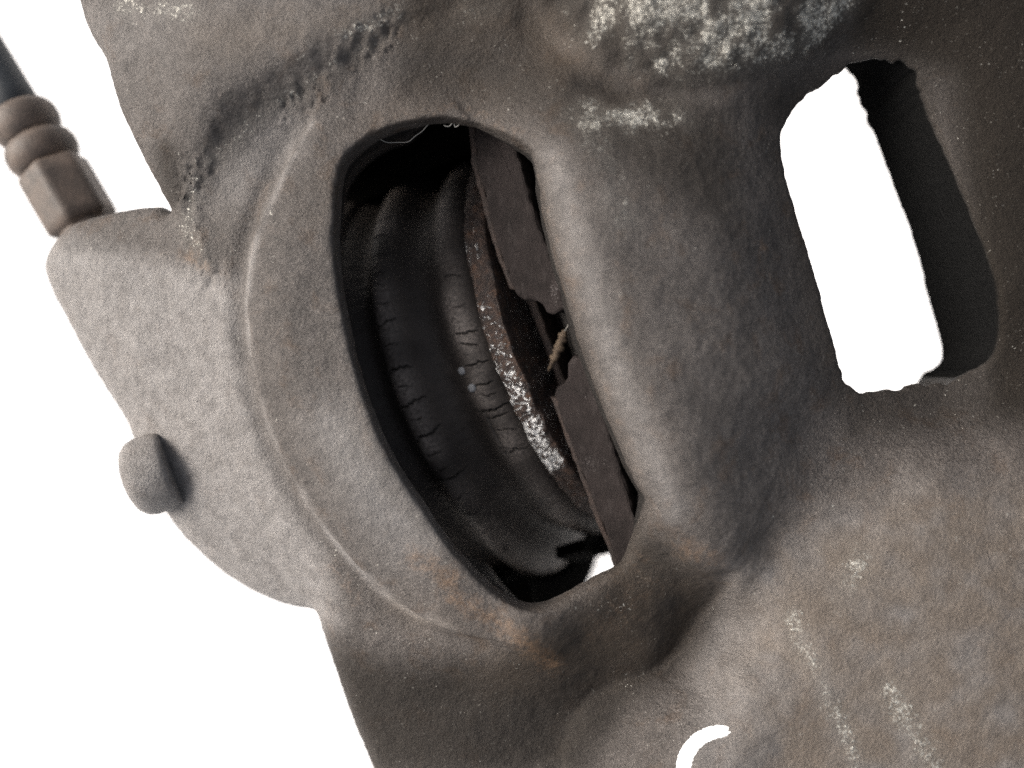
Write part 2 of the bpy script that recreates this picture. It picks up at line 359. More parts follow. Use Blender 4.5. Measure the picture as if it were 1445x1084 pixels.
flare = np.maximum(.5 * smooth((720 - PX) / 100), np.maximum(smooth((PY - 720) / 90) * smooth((PX - 640) / 150), smooth((260 - PY) / 60) * smooth((PX - 520) / 80)))
flareh = smooth((PY - 490) / 30) * smooth((1400 - PX) / 30)
gx, gy = np.gradient(h, VX); nrm = np.sqrt(1 + gx * gx + gy * gy)
f = np.empty((len(xs), len(ys), len(zs)), np.float32)
for k, z in enumerate(zs):
    a = (z - h) / nrm
    a = smax(a, so, .40); a = smax(a, -(sw - .34 * np.clip(-z - .30, 0, 2) * flare), .07 + .12 * smooth((PX - 740) / 40)); dn = np.clip((-z - .15) / .36, 0, 6.99); sz = LV[int(dn)] * (1 - dn % 1) + LV[int(dn) + 1] * (dn % 1)
    a = smax(a, -(sz - .28 * np.clip(-z - .4, 0, 2) * flareh), .07)
    f[:, :, k] = smax(a, -2.35 - z + .15 * noise(X, Y, Z0, .8, 71), .15)
f[0] = f[-1] = 1; f[:, 0] = f[:, -1] = 1; f[:, :, 0] = f[:, :, -1] = 1
def surface_nets(f):
    s = f < 0; nx, ny, nz = f.shape
    c = np.zeros((nx - 1, ny - 1, nz - 1), np.uint8)
    for i in (0, 1):
        for j in (0, 1):
            for k in (0, 1): c += s[i:nx - 1 + i, j:ny - 1 + j, k:nz - 1 + k]
    act = np.argwhere((c > 0) & (c < 8)); idx = np.full(c.shape, -1, np.int32); idx[tuple(act.T)] = np.arange(len(act))
    acc = np.zeros((len(act), 3)); cnt = np.zeros(len(act)); cor = [(i, j, k) for i in (0, 1) for j in (0, 1) for k in (0, 1)]
    for a in cor:
        for ax in range(3):
            if a[ax]: continue
            b = list(a); b[ax] = 1
            fa = f[act[:, 0] + a[0], act[:, 1] + a[1], act[:, 2] + a[2]]; fb = f[act[:, 0] + b[0], act[:, 1] + b[1], act[:, 2] + b[2]]
            m = (fa < 0) != (fb < 0); t = np.where(m, fa / np.where(m, fa - fb, 1), 0)
            p = np.array(a, float)[None] + 0 * t[:, None]; p[:, ax] += t
            acc[m] += p[m]; cnt[m] += 1
    V = act + acc / cnt[:, None]; Q = []
    for ax in range(3):
        o1, o2 = [q for q in range(3) if q != ax]
        sl0 = [slice(1, -1)] * 3; sl1 = [slice(1, -1)] * 3
        sl0[ax] = slice(0, -1); sl1[ax] = slice(1, None)
        A = s[tuple(sl0)]; B = s[tuple(sl1)]; e = np.argwhere(A != B); flip = A[tuple(e.T)]
        e[:, o1] += 1; e[:, o2] += 1
        q = []
        for d1, d2 in ((-1, -1), (0, -1), (0, 0), (-1, 0)):
            cc = e.copy(); cc[:, o1] += d1; cc[:, o2] += d2; q.append(idx[cc[:, 0], cc[:, 1], cc[:, 2]])
        q = np.stack(q, 1); fl = flip if ax != 1 else ~flip
        q[~fl] = q[~fl][:, ::-1]; Q.append(q)
    return V, np.concatenate(Q)
V, Q = surface_nets(f); del f
V = V * VX + np.array([xs[0], ys[0], zs[0]])
Q = Q[(Q >= 0).all(1)]
def vnormals(V, Q):
    n = np.cross(V[Q[:, 2]] - V[Q[:, 0]], V[Q[:, 3]] - V[Q[:, 1]]); o = np.zeros_like(V)
    for k in range(4): np.add.at(o, Q[:, k], n)
    return o / (np.linalg.norm(o, axis=1, keepdims=True) + 1e-12)
for _ in range(2):                                        # relax the grid's terracing
    o = np.zeros_like(V); cn = np.zeros(len(V))
    for k in range(4):
        a, b = Q[:, k], Q[:, (k + 1) % 4]
        np.add.at(o, a, V[b]); np.add.at(cn, a, 1); np.add.at(o, b, V[a]); np.add.at(cn, b, 1)
    V = V * .5 + .5 * o / np.maximum(cn, 1)[:, None]
N = vnormals(V, Q)
V = V + N * (.006 * fbm(V[:, 0], V[:, 1], V[:, 2], 5, 3, 61) + .006 * noise(V[:, 0], V[:, 1], V[:, 2], 14, 67))[:, None]
N = vnormals(V, Q)
k = D / (D - V[:, 2]); px, py = V[:, 0] * 100 * k + 722.5, 542 - V[:, 1] * 100 * k
def m_poly(pts, w=25): return smooth(.5 - segdist(px, py, np.array(pts, float), True) / (2 * w))
def m_line(pts, w): return np.exp(-(segdist(px, py, np.array(pts, float), False) / w) ** 2)
nz = fbm(V[:, 0], V[:, 1], V[:, 2], 2.2, 3, 81)
wear_and_sheen = .85 * m_poly([(770, -60), (1250, -60), (1170, 70), (1050, 100), (960, 122), (880, 100), (810, 45)], 22)
wear_and_sheen = np.maximum(wear_and_sheen, 1.0 * m_line([(830, 160), (900, 165), (960, 170)], 28)); wear_and_sheen = np.maximum(wear_and_sheen, .6 * m_line([(835, 190), (880, 310)], 22))
wear_and_sheen = np.maximum(wear_and_sheen, 0); wear_and_sheen = np.maximum(wear_and_sheen, 0)
wear_and_sheen = np.maximum(wear_and_sheen, .8 * m_line([(1215, 790), (1190, 830)], 20)); wear_and_sheen = np.maximum(wear_and_sheen, .75 * m_line([(170, 8), (265, 14)], 18))
wear_and_sheen = np.maximum(wear_and_sheen, .6 * m_line([(490, 45), (560, 18)], 16)); wear_and_sheen = np.maximum(wear_and_sheen, .55 * m_line([(275, 260), (262, 320), (285, 370)], 16))
wear_and_sheen = np.maximum(wear_and_sheen, .3 * m_line([(500, 620), (540, 690), (590, 755)], 34)); wear_and_sheen = np.maximum(wear_and_sheen, .4 * m_line([(655, 20), (700, 10)], 18))  # first streak is the collar's sheen painted pale
grime_and_shade0 = .8 * m_poly([(690, -60), (1300, -60), (1180, 80), (960, 150), (860, 110), (760, 40)], 40)
wear_and_sheen = np.maximum(wear_and_sheen, .4 * m_line([(300, 225), (360, 165), (450, 105), (540, 50)], 16))
wear_and_sheen = wear_and_sheen * np.clip(.75 + .9 * nz, 0, 1.15)
rust = m_line([(585, 785), (640, 820)], 28); rust = np.maximum(rust, m_line([(640, 840), (720, 890), (780, 935)], 26)); rust = np.maximum(rust, .55 * m_line([(760, 250), (800, 380), (850, 540), (910, 680)], 12))
rust = np.maximum(rust, .8 * m_line([(960, 770), (1010, 790)], 26)); rust = np.maximum(rust, .9 * m_line([(268, 365), (290, 378)], 16)); rust = np.maximum(rust, .6 * m_line([(560, 165), (640, 150), (740, 190)], 16))
rust = np.maximum(rust, .9 * m_line([(1073, 343), (1078, 350)], 11)); rust = np.maximum(rust, .6 * m_line([(470, 800), (500, 840)], 18)); rust = np.maximum(rust, .5 * m_poly([(840, 830), (900, 760), (960, 830), (900, 900), (800, 920)], 30))
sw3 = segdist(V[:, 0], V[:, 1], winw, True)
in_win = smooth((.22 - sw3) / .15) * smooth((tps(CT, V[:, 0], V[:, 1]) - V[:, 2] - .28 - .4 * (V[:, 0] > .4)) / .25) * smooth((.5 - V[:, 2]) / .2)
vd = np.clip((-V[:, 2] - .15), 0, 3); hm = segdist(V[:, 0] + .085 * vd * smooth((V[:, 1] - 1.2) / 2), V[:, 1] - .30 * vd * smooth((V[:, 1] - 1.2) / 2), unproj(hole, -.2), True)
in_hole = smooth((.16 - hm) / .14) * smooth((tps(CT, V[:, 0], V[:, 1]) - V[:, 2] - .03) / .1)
grime_and_shade = .85 * m_poly([(430, 900), (560, 930), (700, 930), (820, 850), (900, 740), (940, 760), (1020, 830), (990, 920), (900, 1000), (820, 1100), (520, 1100)], 40)  # lip and valley: grime with shade painted in
grime_and_shade = np.maximum(grime_and_shade, .7 * m_line([(235, 215), (245, 275)], 24)); grime_and_shade = np.maximum(grime_and_shade, .32 * m_line([(290, 250), (350, 165), (450, 120), (550, 60)], 24))
grime_and_shade = np.maximum(grime_and_shade, .75 * m_poly([(1060, 130), (1110, 95), (1250, 50), (1330, 80), (1400, 440), (1460, 500), (1460, 610), (1200, 620), (1170, 560), (1100, 330)], 50))  # recess round the hole painted darker, as shade
grime_and_shade = np.maximum(grime_and_shade, 1.15 * m_poly([(1180, -50), (1600, -50), (1600, 620), (1380, 600), (1330, 120), (1190, 70)], 60))  # upper right darkened the same way
grime_and_shade = np.maximum(grime_and_shade, 1.6 * in_hole)
grime_and_shade = np.maximum(grime_and_shade, .75 * m_poly([(560, -60), (760, -60), (800, 60), (1040, 150), (1040, 330), (900, 260), (760, 170), (560, 140)], 50))
wear_and_sheen = np.maximum(wear_and_sheen, np.maximum(.95 * m_line([(1118, 870), (1130, 905), (1160, 960), (1190, 1030), (1215, 1090)], 15), .85 * m_line([(1258, 975), (1275, 1010), (1315, 1090)], 22)) * np.clip(.85 + .35 * nz, .3, 1.1))
grime_and_shade = np.maximum(grime_and_shade, grime_and_shade0); wear_and_sheen = wear_and_sheen * (1 - in_hole); wall_shade = np.maximum(in_hole, .75 * in_win); wear_and_sheen = wear_and_sheen * (1 - in_win)  # painted shade on the hole and window walls
dust_and_light = 1.0 * m_poly([(20, 320), (335, 395), (335, 480), (360, 600), (400, 690), (455, 775), (480, 880), (200, 860)], 26); dust_and_light = np.maximum(dust_and_light, .6 * m_line([(1290, 690), (1210, 800)], 26)); dust_and_light = np.maximum(dust_and_light, .55 * m_line([(330, 260), (400, 190)], 40))  # housing painted paler to stand in for haze
dust_and_light = np.maximum(dust_and_light, .55 * m_poly([(1080, 760), (1250, 700), (1500, 690), (1500, 1150), (960, 1150), (1000, 960)], 50)); dust_and_light = np.maximum(dust_and_light, .5 * m_line([(780, 220), (870, 520), (950, 720)], 22)); dust_and_light = np.maximum(dust_and_light, .4 * m_line([(1050, 820), (1000, 960)], 35))
dust_and_light = np.maximum(dust_and_light, .3 * m_line([(160, 40), (480, 20)], 60))

dust_and_light = np.maximum(dust_and_light, .75 * m_line([(470, 600), (515, 690), (575, 765)], 42))  # painted sheen on the collar's lower left
crest = m_line(spline([(440, 175), (395, 258), (353, 372), (352, 480), (374, 590), (416, 678), (471, 763), (560, 851), (640, 888)], 5, False), 6)
dust_and_light = np.maximum(dust_and_light, crest * np.clip(.55 + .6 * nz, 0, .9))
tan = np.maximum(.9 * m_poly([(1080, 760), (1250, 700), (1600, 640), (1600, 1150), (1080, 1150), (1060, 960)], 80), .6 * m_line([(650, 150), (560, 160), (460, 300)], 50))
tan = np.maximum(tan, .8 * m_poly([(560, 860), (720, 890), (900, 800), (1000, 820), (940, 930), (700, 960)], 60)); tan = np.maximum(tan, .6 * m_line([(300, 60), (600, 20), (760, 40), (880, 140)], 45)) * np.clip(.8 + .6 * nz, 0, 1)
caliper = thing('brake_caliper', 'large grimy cast iron brake caliper with two openings through it, filling the picture', 'brake caliper', (0, 0, -2.3))
def part(o):                                                # parts are modelled in scene coordinates
    o.parent = caliper; o.matrix_parent_inverse = Matrix.Translation((0, 0, 2.3)); return o
cx, cy = px[Q].mean(1), py[Q].mean(1)
def inside(poly): return segdist(cx, cy, np.array(poly, float), True) < 0
reg = np.full(len(Q), 4)                                    # 4: the broad face on the right
reg[inside(spline(barp, 1) if False else barp)] = 3
reg[inside([(470, 120), (600, 40), (720, 50), (752, 60), (752, 250), (920, 712), (945, 755), (900, 860), (760, 930), (680, 925), (560, 855), (470, 765), (415, 680), (372, 590), (350, 480), (352, 370), (395, 255), (440, 170)]) & (reg != 3)] = 2
reg[inside([(560, 855), (680, 925), (760, 930), (900, 860), (945, 755), (990, 800), (1042, 800), (1036, 850), (1005, 915), (930, 992), (885, 1008), (820, 1060), (790, 1300), (300, 1300), (428, 858), (500, 800)]) & (reg == 4)] = 5
reg[inside([(-200, 290), (222, 291), (283, 385), (350, 372), (350, 480), (372, 590), (415, 680), (470, 765), (560, 855), (500, 870), (428, 862), (300, 1000), (-200, 1000)]) & (reg == 4)] = 0
reg[inside([(-200, -300), (760, -300), (700, -20), (720, 50), (600, 40), (470, 120), (440, 170), (395, 255), (350, 372), (283, 385), (222, 291), (-200, 291)]) & (reg == 4)] = 1
for r, name in enumerate(['cylinder_housing', 'mounting_ear', 'window_rim', 'bridge_bar', 'outer_face', 'lower_web']):
    q = Q[reg == r]; u, inv = np.unique(q, return_inverse=True); q = inv.reshape(-1, 4)
    me = bpy.data.meshes.new(name); me.vertices.add(len(u)); me.vertices.foreach_set('co', V[u].astype(np.float32).ravel())
    me.loops.add(q.size); me.loops.foreach_set('vertex_index', q.ravel().astype(np.int32)); me.polygons.add(len(q))
    me.polygons.foreach_set('loop_start', np.arange(0, q.size, 4, dtype=np.int32))
    me.polygons.foreach_set('use_smooth', np.ones(len(q), bool)); me.update(calc_edges=True)
    me.normals_split_custom_set_from_vertices(N[u].tolist())
    for an, av in (('wear_and_sheen', wear_and_sheen), ('rust', rust), ('grime_and_shade', grime_and_shade), ('dust_and_light', dust_and_light), ('wall_shade', wall_shade), ('tan', tan)): attr(me, an, av[u])
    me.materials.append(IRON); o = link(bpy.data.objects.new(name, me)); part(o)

# rounded plug standing on the housing's edge
pa = Vector((-.92, -.33, .16)).normalized()
Vp, Fp = lathe([(-.1, .60), (.0, .62), (.10, .63), (.34, .62), (.46, .58), (.55, .50), (.60, .38), (.62, .2), (.625, .01)], at(236, 662, -1.42), pa, 48)
plug = part(mesh('plug', Vp, Fp, IRON)); attr(plug.data, 'dust_and_light', [.8] * len(plug.data.vertices))

# ------------------------------------------------------------------ piston axis frame, shared by boot, piston and pad
PH, AZ = .40, .335
A = Vector((math.cos(PH) * math.cos(AZ), math.cos(PH) * math.sin(AZ), math.sin(PH)))
W = (Vector((0, 0, 1)) - A * A.z).normalized(); U = A.cross(W)
RC = Vector((-.34, .44, -1.5 - 3.86 * math.cos(PH)))
def frame(u, t, wv): return RC + U * u + A * t + W * wv
SKB = .08
# the cylinder the piston runs in
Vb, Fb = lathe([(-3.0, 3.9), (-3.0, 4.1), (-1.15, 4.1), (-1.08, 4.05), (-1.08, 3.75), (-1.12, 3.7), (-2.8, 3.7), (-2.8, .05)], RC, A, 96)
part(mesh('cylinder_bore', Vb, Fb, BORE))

def skirt(name, th0, th1, sec):
    V_ = []; F_ = []; n_ = 40; m_ = len(sec)
    for i in range(n_ + 1):
        q = th0 + (th1 - th0) * i / n_; d = W * math.cos(q) + U * math.sin(q)
        for t, r in sec: V_.append(RC + A * t + d * r)
    for i in range(n_):
        for k_ in range(m_): F_.append((i * m_ + k_, i * m_ + (k_ + 1) % m_, i * m_ + m_ + (k_ + 1) % m_, i * m_ + m_ + k_))
    F_ += [tuple(range(m_)), tuple(n_ * m_ + k_ for k_ in range(m_))[::-1]]
    return part(mesh(name, V_, F_, BORE))
skirt('blocker_wall', -math.pi, -1.12, [(-1.9, 3.88), (2.55, 3.88), (2.6, 3.94), (2.6, 4.84), (2.55, 4.9), (-1.9, 4.9)])  # arc walls added to block light and ground from below
skirt('blocker_wall', 1.12, math.pi, [(-1.9, 4.28), (.02, 4.28), (SKB, 4.34), (SKB, 4.84), (.02, 4.90), (-1.9, 4.90)])
skirt('blocker_lip', 1.08, math.pi + .1, [(.72, 3.92), (1.25, 3.90), (1.3, 3.94), (1.3, 4.08), (1.25, 4.12), (.72, 4.12)])  # added ring strip, shaped to trim the bright gap
# dust boot: two folds of rubber, cracked across
prof = [(-.95, 3.86), (-.80, 3.83), (-.66, 3.76), (-.52, 3.66), (-.42, 3.62), (-.32, 3.65), (-.20, 3.75), (-.10, 3.84), (.02, 3.875), (.14, 3.84), (.26, 3.75), (.38, 3.60), (.50, 3.50), (.62, 3.46), (.74, 3.47), (.86, 3.53), (1.0, 3.63), (1.12, 3.69), (1.25, 3.70), (1.36, 3.67), (1.45, 3.60), (1.52, 3.50), (1.56, 3.40), (1.57, 3.2)]
prof = spline(prof, 5, False)
boot = thing('dust_boot', 'perished black rubber boot with cracked folds inside the curved window of the caliper', 'rubber boot', RC)
def ring_mesh(name, prof, mat, th0, th1, n, extra=None, parent=None):
    th = np.linspace(th0, th1, n); T, Rr = np.array(prof)[:, 0], np.array(prof)[:, 1]
    TT, TH = np.meshgrid(T, th, indexing='ij'); RR = np.repeat(Rr[:, None], n, 1); at_ = {}
    if extra: RR, TT, at_ = extra(TT, TH, RR)
    P = (np.array(A)[None, None] * TT[..., None] + np.array(W)[None, None] * (RR * np.cos(TH))[..., None] + np.array(U)[None, None] * (RR * np.sin(TH))[..., None])
    m = len(T); i, j = np.meshgrid(np.arange(m - 1), np.arange(n - 1), indexing='ij')
    F = np.stack([i * n + j, i * n + j + 1, (i + 1) * n + j + 1, (i + 1) * n + j], -1).reshape(-1, 4)
    o = mesh(name, P.reshape(-1, 3), F.tolist(), mat, parent)
    for k_, v in at_.items(): attr(o.data, k_, v.ravel())
    return o
# where the cracks are: (fold position t, angle, half length, width, slant)
def ang(px_, py_, t, r):                                     # angle on the ring nearest to a photo point
    best = None
    for q in np.linspace(-1.75, 1.75, 1400):
        p = RC + A * t + (W * math.cos(q) + U * math.sin(q)) * r; s = D / (D - p.z)
        d = (722.5 + p.x * s * 100 - px_) ** 2 + (542 - p.y * s * 100 - py_) ** 2
        if best is None or d < best[0]: best = (d, q)
    return best[1]
CR = []
for x_, y_, L, wd in ((530, 305, .15, .006), (528, 331, .17, .010), (533, 360, .15, .010), (535, 385, .10, .009), (538, 402, .08, .007), (540, 427, .15, .007), (543, 455, .16, .012), (552, 487, .12, .006), (562, 521, .18, .014), (573, 545, .08, .006),
    (578, 571, .22, .014), (590, 590, .10, .007), (600, 617, .24, .017), (612, 640, .12, .008), (636, 676, .26, .018), (652, 700, .16, .009), (668, 722, .14, .008), (690, 745, .12, .006), (712, 762, .10, .006), (640, 655, .08, .006)):
    CR.append((.05, ang(x_, y_, .05, 3.875), L, wd, random.uniform(-.05, .06)))
for x_, y_, L, wd in ((655, 385, .14, .008), (668, 465, .16, .013), (674, 480, .12, .009), (684, 508, .17, .012), (690, 540, .14, .010), (692, 556, .12, .008), (704, 575, .26, .016), (698, 590, .16, .012), (716, 605, .15, .009), (722, 640, .20, .014), (735, 625, .12, .010), (648, 430, .10, .006)):
    CR.append((1.28, ang(x_, y_, 1.28, 3.70), L, wd, random.uniform(.0, .10)))
def crack(TT, TH, RR):
    c = np.zeros_like(TT)
    for t0, a0, L, wd, sl in CR:
        L *= 1.15; wd *= .75
        jog = .007 * noise(TT * 1.0, 0 * TT + a0 * 9, 0 * TT, 7, 3) + .006 * noise(TT, 0 * TT + a0 * 5, 0 * TT, 21, 4)
        d = np.abs((TH - a0) - sl * (TT - t0) - jog); u_ = np.clip(1 - ((TT - t0) / L) ** 2, 0, 1)
        c = np.maximum(c, smooth(1.3 - d / (wd * .5 * np.sqrt(u_) + 1e-5)) * (u_ > .02))
    # a split running along the second fold and the little wrinkles beside it
    d = np.abs(TT - (1.12 + .03 * noise(TH * 10, 0 * TH, 0 * TH, 3, 8))); a1, a2 = ang(690, 570, 1.12, 3.69), ang(722, 650, 1.12, 3.69)
    run = smooth((TH - min(a1, a2)) / .03) * smooth((max(a1, a2) - TH) / .03); c = np.maximum(c, .8 * run * smooth(1.3 - d / .012))
    fine = .006 * noise(TT * .6, TH * 14, 0 * TT, 4, 15) + .004 * fbm(TT, TH * 3.8, 0 * TT, 9, 3, 17)
    crest = np.exp(-((TT - .03) / .22) ** 2) + np.exp(-((TT - 1.22) / .22) ** 2)
    sag = .02 * noise(TT, TH * 3.8, 0 * TT, .8, 19)
    RR = RR + .34 * smooth((TH - .62) / .65) * np.exp(-((TT + .15) / .50) ** 2)      # pulled outwards at its lower end
    return RR - c * .07 + fine + sag, TT, {'crack': c, 'dust_and_light': np.clip(crest * (.55 + .6 * noise(TT, TH * 3.8, 0 * TT, 2, 23)), 0, 1) * .9}  # crests paler: dust with their soft light painted in
ring_mesh('boot_folds', prof, RUB, -2.6, 2.6, 1900, crack, boot)
ring_mesh('lower_folds', prof[::6], RUB, 2.6, 2 * math.pi - 2.6, 40, None, boot)
flange = [(-1.12, 3.72), (-1.04, 3.92), (-.96, 3.97), (-.86, 3.95), (-.80, 3.84), (-.82, 3.6)]
ring_mesh('mounting_bead', spline(flange, 4, False), RUB, -math.pi, math.pi, 200, lambda a, b, c: (c, a, {'crack': 0 * a, 'dust_and_light': 0 * a}), boot)
def on_boot(px_, py_, t, r):
    q = ang(px_, py_, t, r); nrm_ = (W * math.cos(q) + U * math.sin(q)); return A * t + nrm_ * r, nrm_
for x_, y_, r_, t_ in ((660, 520, .062, 1.0), (680, 542, .066, 1.08)):
    p, nn = on_boot(x_, y_, t_, float(np.interp(t_, np.array(prof)[:, 0], np.array(prof)[:, 1]))); Vs, Fs = lathe([(-.02, r_), (.0, r_ * 1.02), (.012, r_ * .85), (.02, r_ * .5), (.022, .004)], p + nn * .008, nn, 16, ref=(1, 0, .2))
    mesh('pale_spot', Vs, Fs, SPOT, boot)  # small raised pale spot

# piston: corroded chrome rim behind the pad
pist = thing('brake_piston', 'rusty piston rim with flaking chrome, a curved strip between the rubber boot and the pad', 'piston', RC)
pp = spline([(1.55, 3.35), (1.57, 3.60), (1.60, 3.665), (1.66, 3.69), (1.74, 3.69), (1.84, 3.68), (1.91, 3.66), (1.95, 3.60), (1.96, 3.3), (1.96, 2.0)], 6, False)
aa, ab = ang(660, 290, 1.8, 3.69), ang(800, 690, 1.8, 3.69)
def flake(TT, TH, RR):
    am = .5 * (aa + ab); hw = abs(ab - aa) / 2; v = smooth((1.15 - np.abs(TH - am) / hw) / .4)
    low = smooth((TH - ang(690, 440, 1.8, 3.69)) / (ab - ang(690, 440, 1.8, 3.69)) * 2.0) if ab > aa else smooth((ang(690, 440, 1.8, 3.69) - TH) / (ang(690, 440, 1.8, 3.69) - ab) * 2.0)
    fk = v * (.45 + .45 * low) * np.clip(1.15 - .8 * smooth((TT - 1.78) / .2), 0, 1) * (1 + .5 * noise(TT, TH * 3.7, 0 * TT, 3, 29))
    rough_ = .022 * fbm(TT, TH * 3.7, 0 * TT, 6, 3, 33) + .012 * fbm(TT, TH * 3.7, 0 * TT, 18, 2, 37)
    return RR + rough_ * smooth((RR - 3.2) / .3), TT + .02 * noise(TH * 3.7, 0 * TT, 0 * TT, 5, 39), {'flake': np.clip(fk, 0, 1)}
ring_mesh('piston_rim', pp, PIST, -1.8, 1.8, 1000, flake, pist)
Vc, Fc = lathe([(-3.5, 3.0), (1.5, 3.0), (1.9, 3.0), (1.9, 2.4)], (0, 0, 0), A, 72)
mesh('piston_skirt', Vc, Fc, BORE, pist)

# ------------------------------------------------------------------ brake pad
pad_o = at(757, 480, -.95); q0 = pad_o - RC
PU, PT, PW = q0.dot(U), q0.dot(A), q0.dot(W)
pad = thing('brake_pad', 'dark brown brake pad with a broken slot across its middle, behind the bar', 'brake pad', pad_o)
def top_uv(px_, py_):                                        # point of the pad's top edge plane under a photo point
    d = Vector(((px_ - 722.5) / 100, (542 - py_) / 100, -D)); o = Vector((0, 0, D))
    s = (pad_o - o).dot(W) / d.dot(W); p = o + d * s - pad_o; return p.dot(U), p.dot(A)
def prism(name, pts, w0, w1, mat, parent, seg=.05, rough_=.012, bev=.05):
    """outline in the pad's (u, t) frame, extruded along w, with a worn top edge and an uneven face"""
    P = np.array(pts); out = []
    for i in range(len(P)):
        a, b = P[i], P[(i + 1) % len(P)]; m = max(1, int(np.linalg.norm(b - a) / seg))
        for k_ in range(m): out.append(a + (b - a) * k_ / m)
    out = np.array(out); c = out.mean(0); bm = bmesh.new(); n_ = len(out)
    nxt, prv = np.roll(out, -1, 0), np.roll(out, 1, 0); e = nxt - prv; nn = np.c_[e[:, 1], -e[:, 0]]; nn /= np.linalg.norm(nn, axis=1, keepdims=True) + 1e-9
    area = .5 * np.sum(out[:, 0] * nxt[:, 1] - nxt[:, 0] * out[:, 1]); nn *= 1 if area > 0 else -1
    rr = random.Random(len(out)); lay = []
    for off, ww in ((0, w0), (0, (w0 + w1) / 2), (0, w1 - bev * 2), (0, w1 - bev), (bev * .35, w1 - bev * .3), (bev, w1)):
        L = []
        for k_ in range(n_):
            j = rough_ * float(noise(np.array(out[k_, 0]), np.array(out[k_, 1]), np.array(ww), 9, 3)) * (2 if ww > w1 - bev * 3 else .5)
            q = out[k_] - nn[k_] * (off + j); L.append(bm.verts.new(U * q[0] + A * q[1] + W * ww))
        lay.append(L)
    for a, b in zip(lay, lay[1:]):
        for k_ in range(n_): bm.faces.new((a[k_], a[(k_ + 1) % n_], b[(k_ + 1) % n_], b[k_]))
    bm.faces.new(lay[-1]); bm.faces.new(lay[0][::-1])
    bmesh.ops.recalc_face_normals(bm, faces=bm.faces)
    me = bpy.data.meshes.new(name); bm.to_mesh(me); bm.free(); me.materials.append(mat)
    o = link(bpy.data.objects.new(name, me), parent); return o
upper = [top_uv(*p) for p in ((664, 120), (672, 230), (690, 300), (706, 360), (722, 402), (729, 417), (740, 425), (758, 425), (765, 430), (771, 441), (782, 444), (800, 436), (790, 395), (757, 310), (733, 225), (715, 160), (700, 120))]
lower = [top_uv(*p) for p in ((783, 545), (780, 556), (790, 590), (818, 660), (842, 722), (862, 772), (880, 830), (925, 830), (898, 740), (868, 640), (830, 504), (808, 504), (799, 513), (800, 534), (794, 541))]
prism('friction_block', upper, -1.3, 0.0, PAD, pad)
prism('friction_block', lower, -1.3, -.02, PAD, pad)
bk = [top_uv(*p) for p in ((652, 120), (661, 230), (681, 305), (697, 362), (722, 425), (768, 548), (806, 650), (832, 722), (853, 772), (872, 830), (880, 830), (862, 774), (842, 724), (816, 656), (780, 548), (734, 425), (706, 362), (690, 305), (671, 230), (662, 120))]
lipu = [top_uv(*p) for p in ((652, 120), (661, 230), (681, 305), (697, 362), (716, 408), (728, 412), (706, 362), (690, 305), (671, 230), (662, 120))]
lipl = [top_uv(*p) for p in ((774, 562), (806, 650), (832, 722), (853, 772), (872, 830), (880, 830), (862, 774), (842, 724), (816, 656), (786, 562))]
bp = prism('backing_plate', bk, -3.5, -.62, PLATE, pad, .05, .007, .03)
bm = bmesh.new(); bm.from_mesh(bp.data)
for L_ in (lipu, lipl):                                     # the plate stands full height only beside the two blocks
    t_ = prism('edge', L_, -.66, -.09, PLATE, pad, .05, .007, .03); bm.from_mesh(t_.data); bpy.data.objects.remove(t_)
bm.to_mesh(bp.data); bm.free()
base = [top_uv(*p) for p in ((664, 100), (720, 398), (783, 545), (880, 830), (935, 830), (834, 504), (803, 432), (705, 100))]
prism('lining_base', base, -5.0, -1.25, PAD, pad, .3)
# slab added as the far leg under the bar, to hide the bright ground
prism('leg_blocker', [(a, b + .02) for a, b in [top_uv(*p) for p in ((700, 60), (900, 900), (1150, 900), (960, 60))]], -5.5, -1.7, BORE, None, .5, .01)
ol = bpy.data.objects['leg_blocker']; ol.location = pad_o; part(ol)

# ------------------------------------------------------------------ brake hose with its fitting, upper left
hz = -2.7; hc = at(97, 279, hz); ha = (at(118, 318, hz) - at(3, 120, hz)).normalized()
Vh, Fh = lathe([(.50, .40), (.60, .46), (.9, .50), (2.2, .60), (2.3, .5)], hc, ha, 40); part(mesh('hose_port', Vh, Fh, HEX))
hose = thing('brake_hose', 'dark brake hose with a ribbed brown end fitting screwed into the caliper at top left', 'brake hose', hc)
Vh, Fh = lathe([(-.60, 0.424), (-.58, 0.488), (-.52, 0.530), (-.3, 0.535), (.35, 0.535), (.5, 0.530), (.56, 0.477), (.58, 0.424), (.8, 0.382)], (0, 0, 0), ha, 72, sides=6); mesh('hex_nut', Vh, Fh, HEX, hose)
Vh, Fh = lathe([(-1.15, 0.424), (-1.12, 0.498), (-1.05, 0.567), (-.95, 0.599), (-.82, 0.599), (-.72, 0.562), (-.65, 0.509), (-.58, 0.445)], (0, 0, 0), ha, 48); mesh('crimp_collar', Vh, Fh, HEX, hose)
Vh, Fh = lathe([(-1.72, 0.403), (-1.69, 0.488), (-1.62, 0.541), (-1.52, 0.567), (-1.40, 0.567), (-1.28, 0.530), (-1.20, 0.477), (-1.12, 0.424)], (0, 0, 0), ha, 48); mesh('crimp_collar', Vh, Fh, HEX, hose)
Vh, Fh = tube([ha * t + Vector((-.05, .03, -.02)) * (-(t + 1.5)) for t in (-1.5, -2, -2.6, -3.2, -4, -5, -6)], .40, 24); mesh('rubber_hose', Vh, Fh, HOSE, hose)

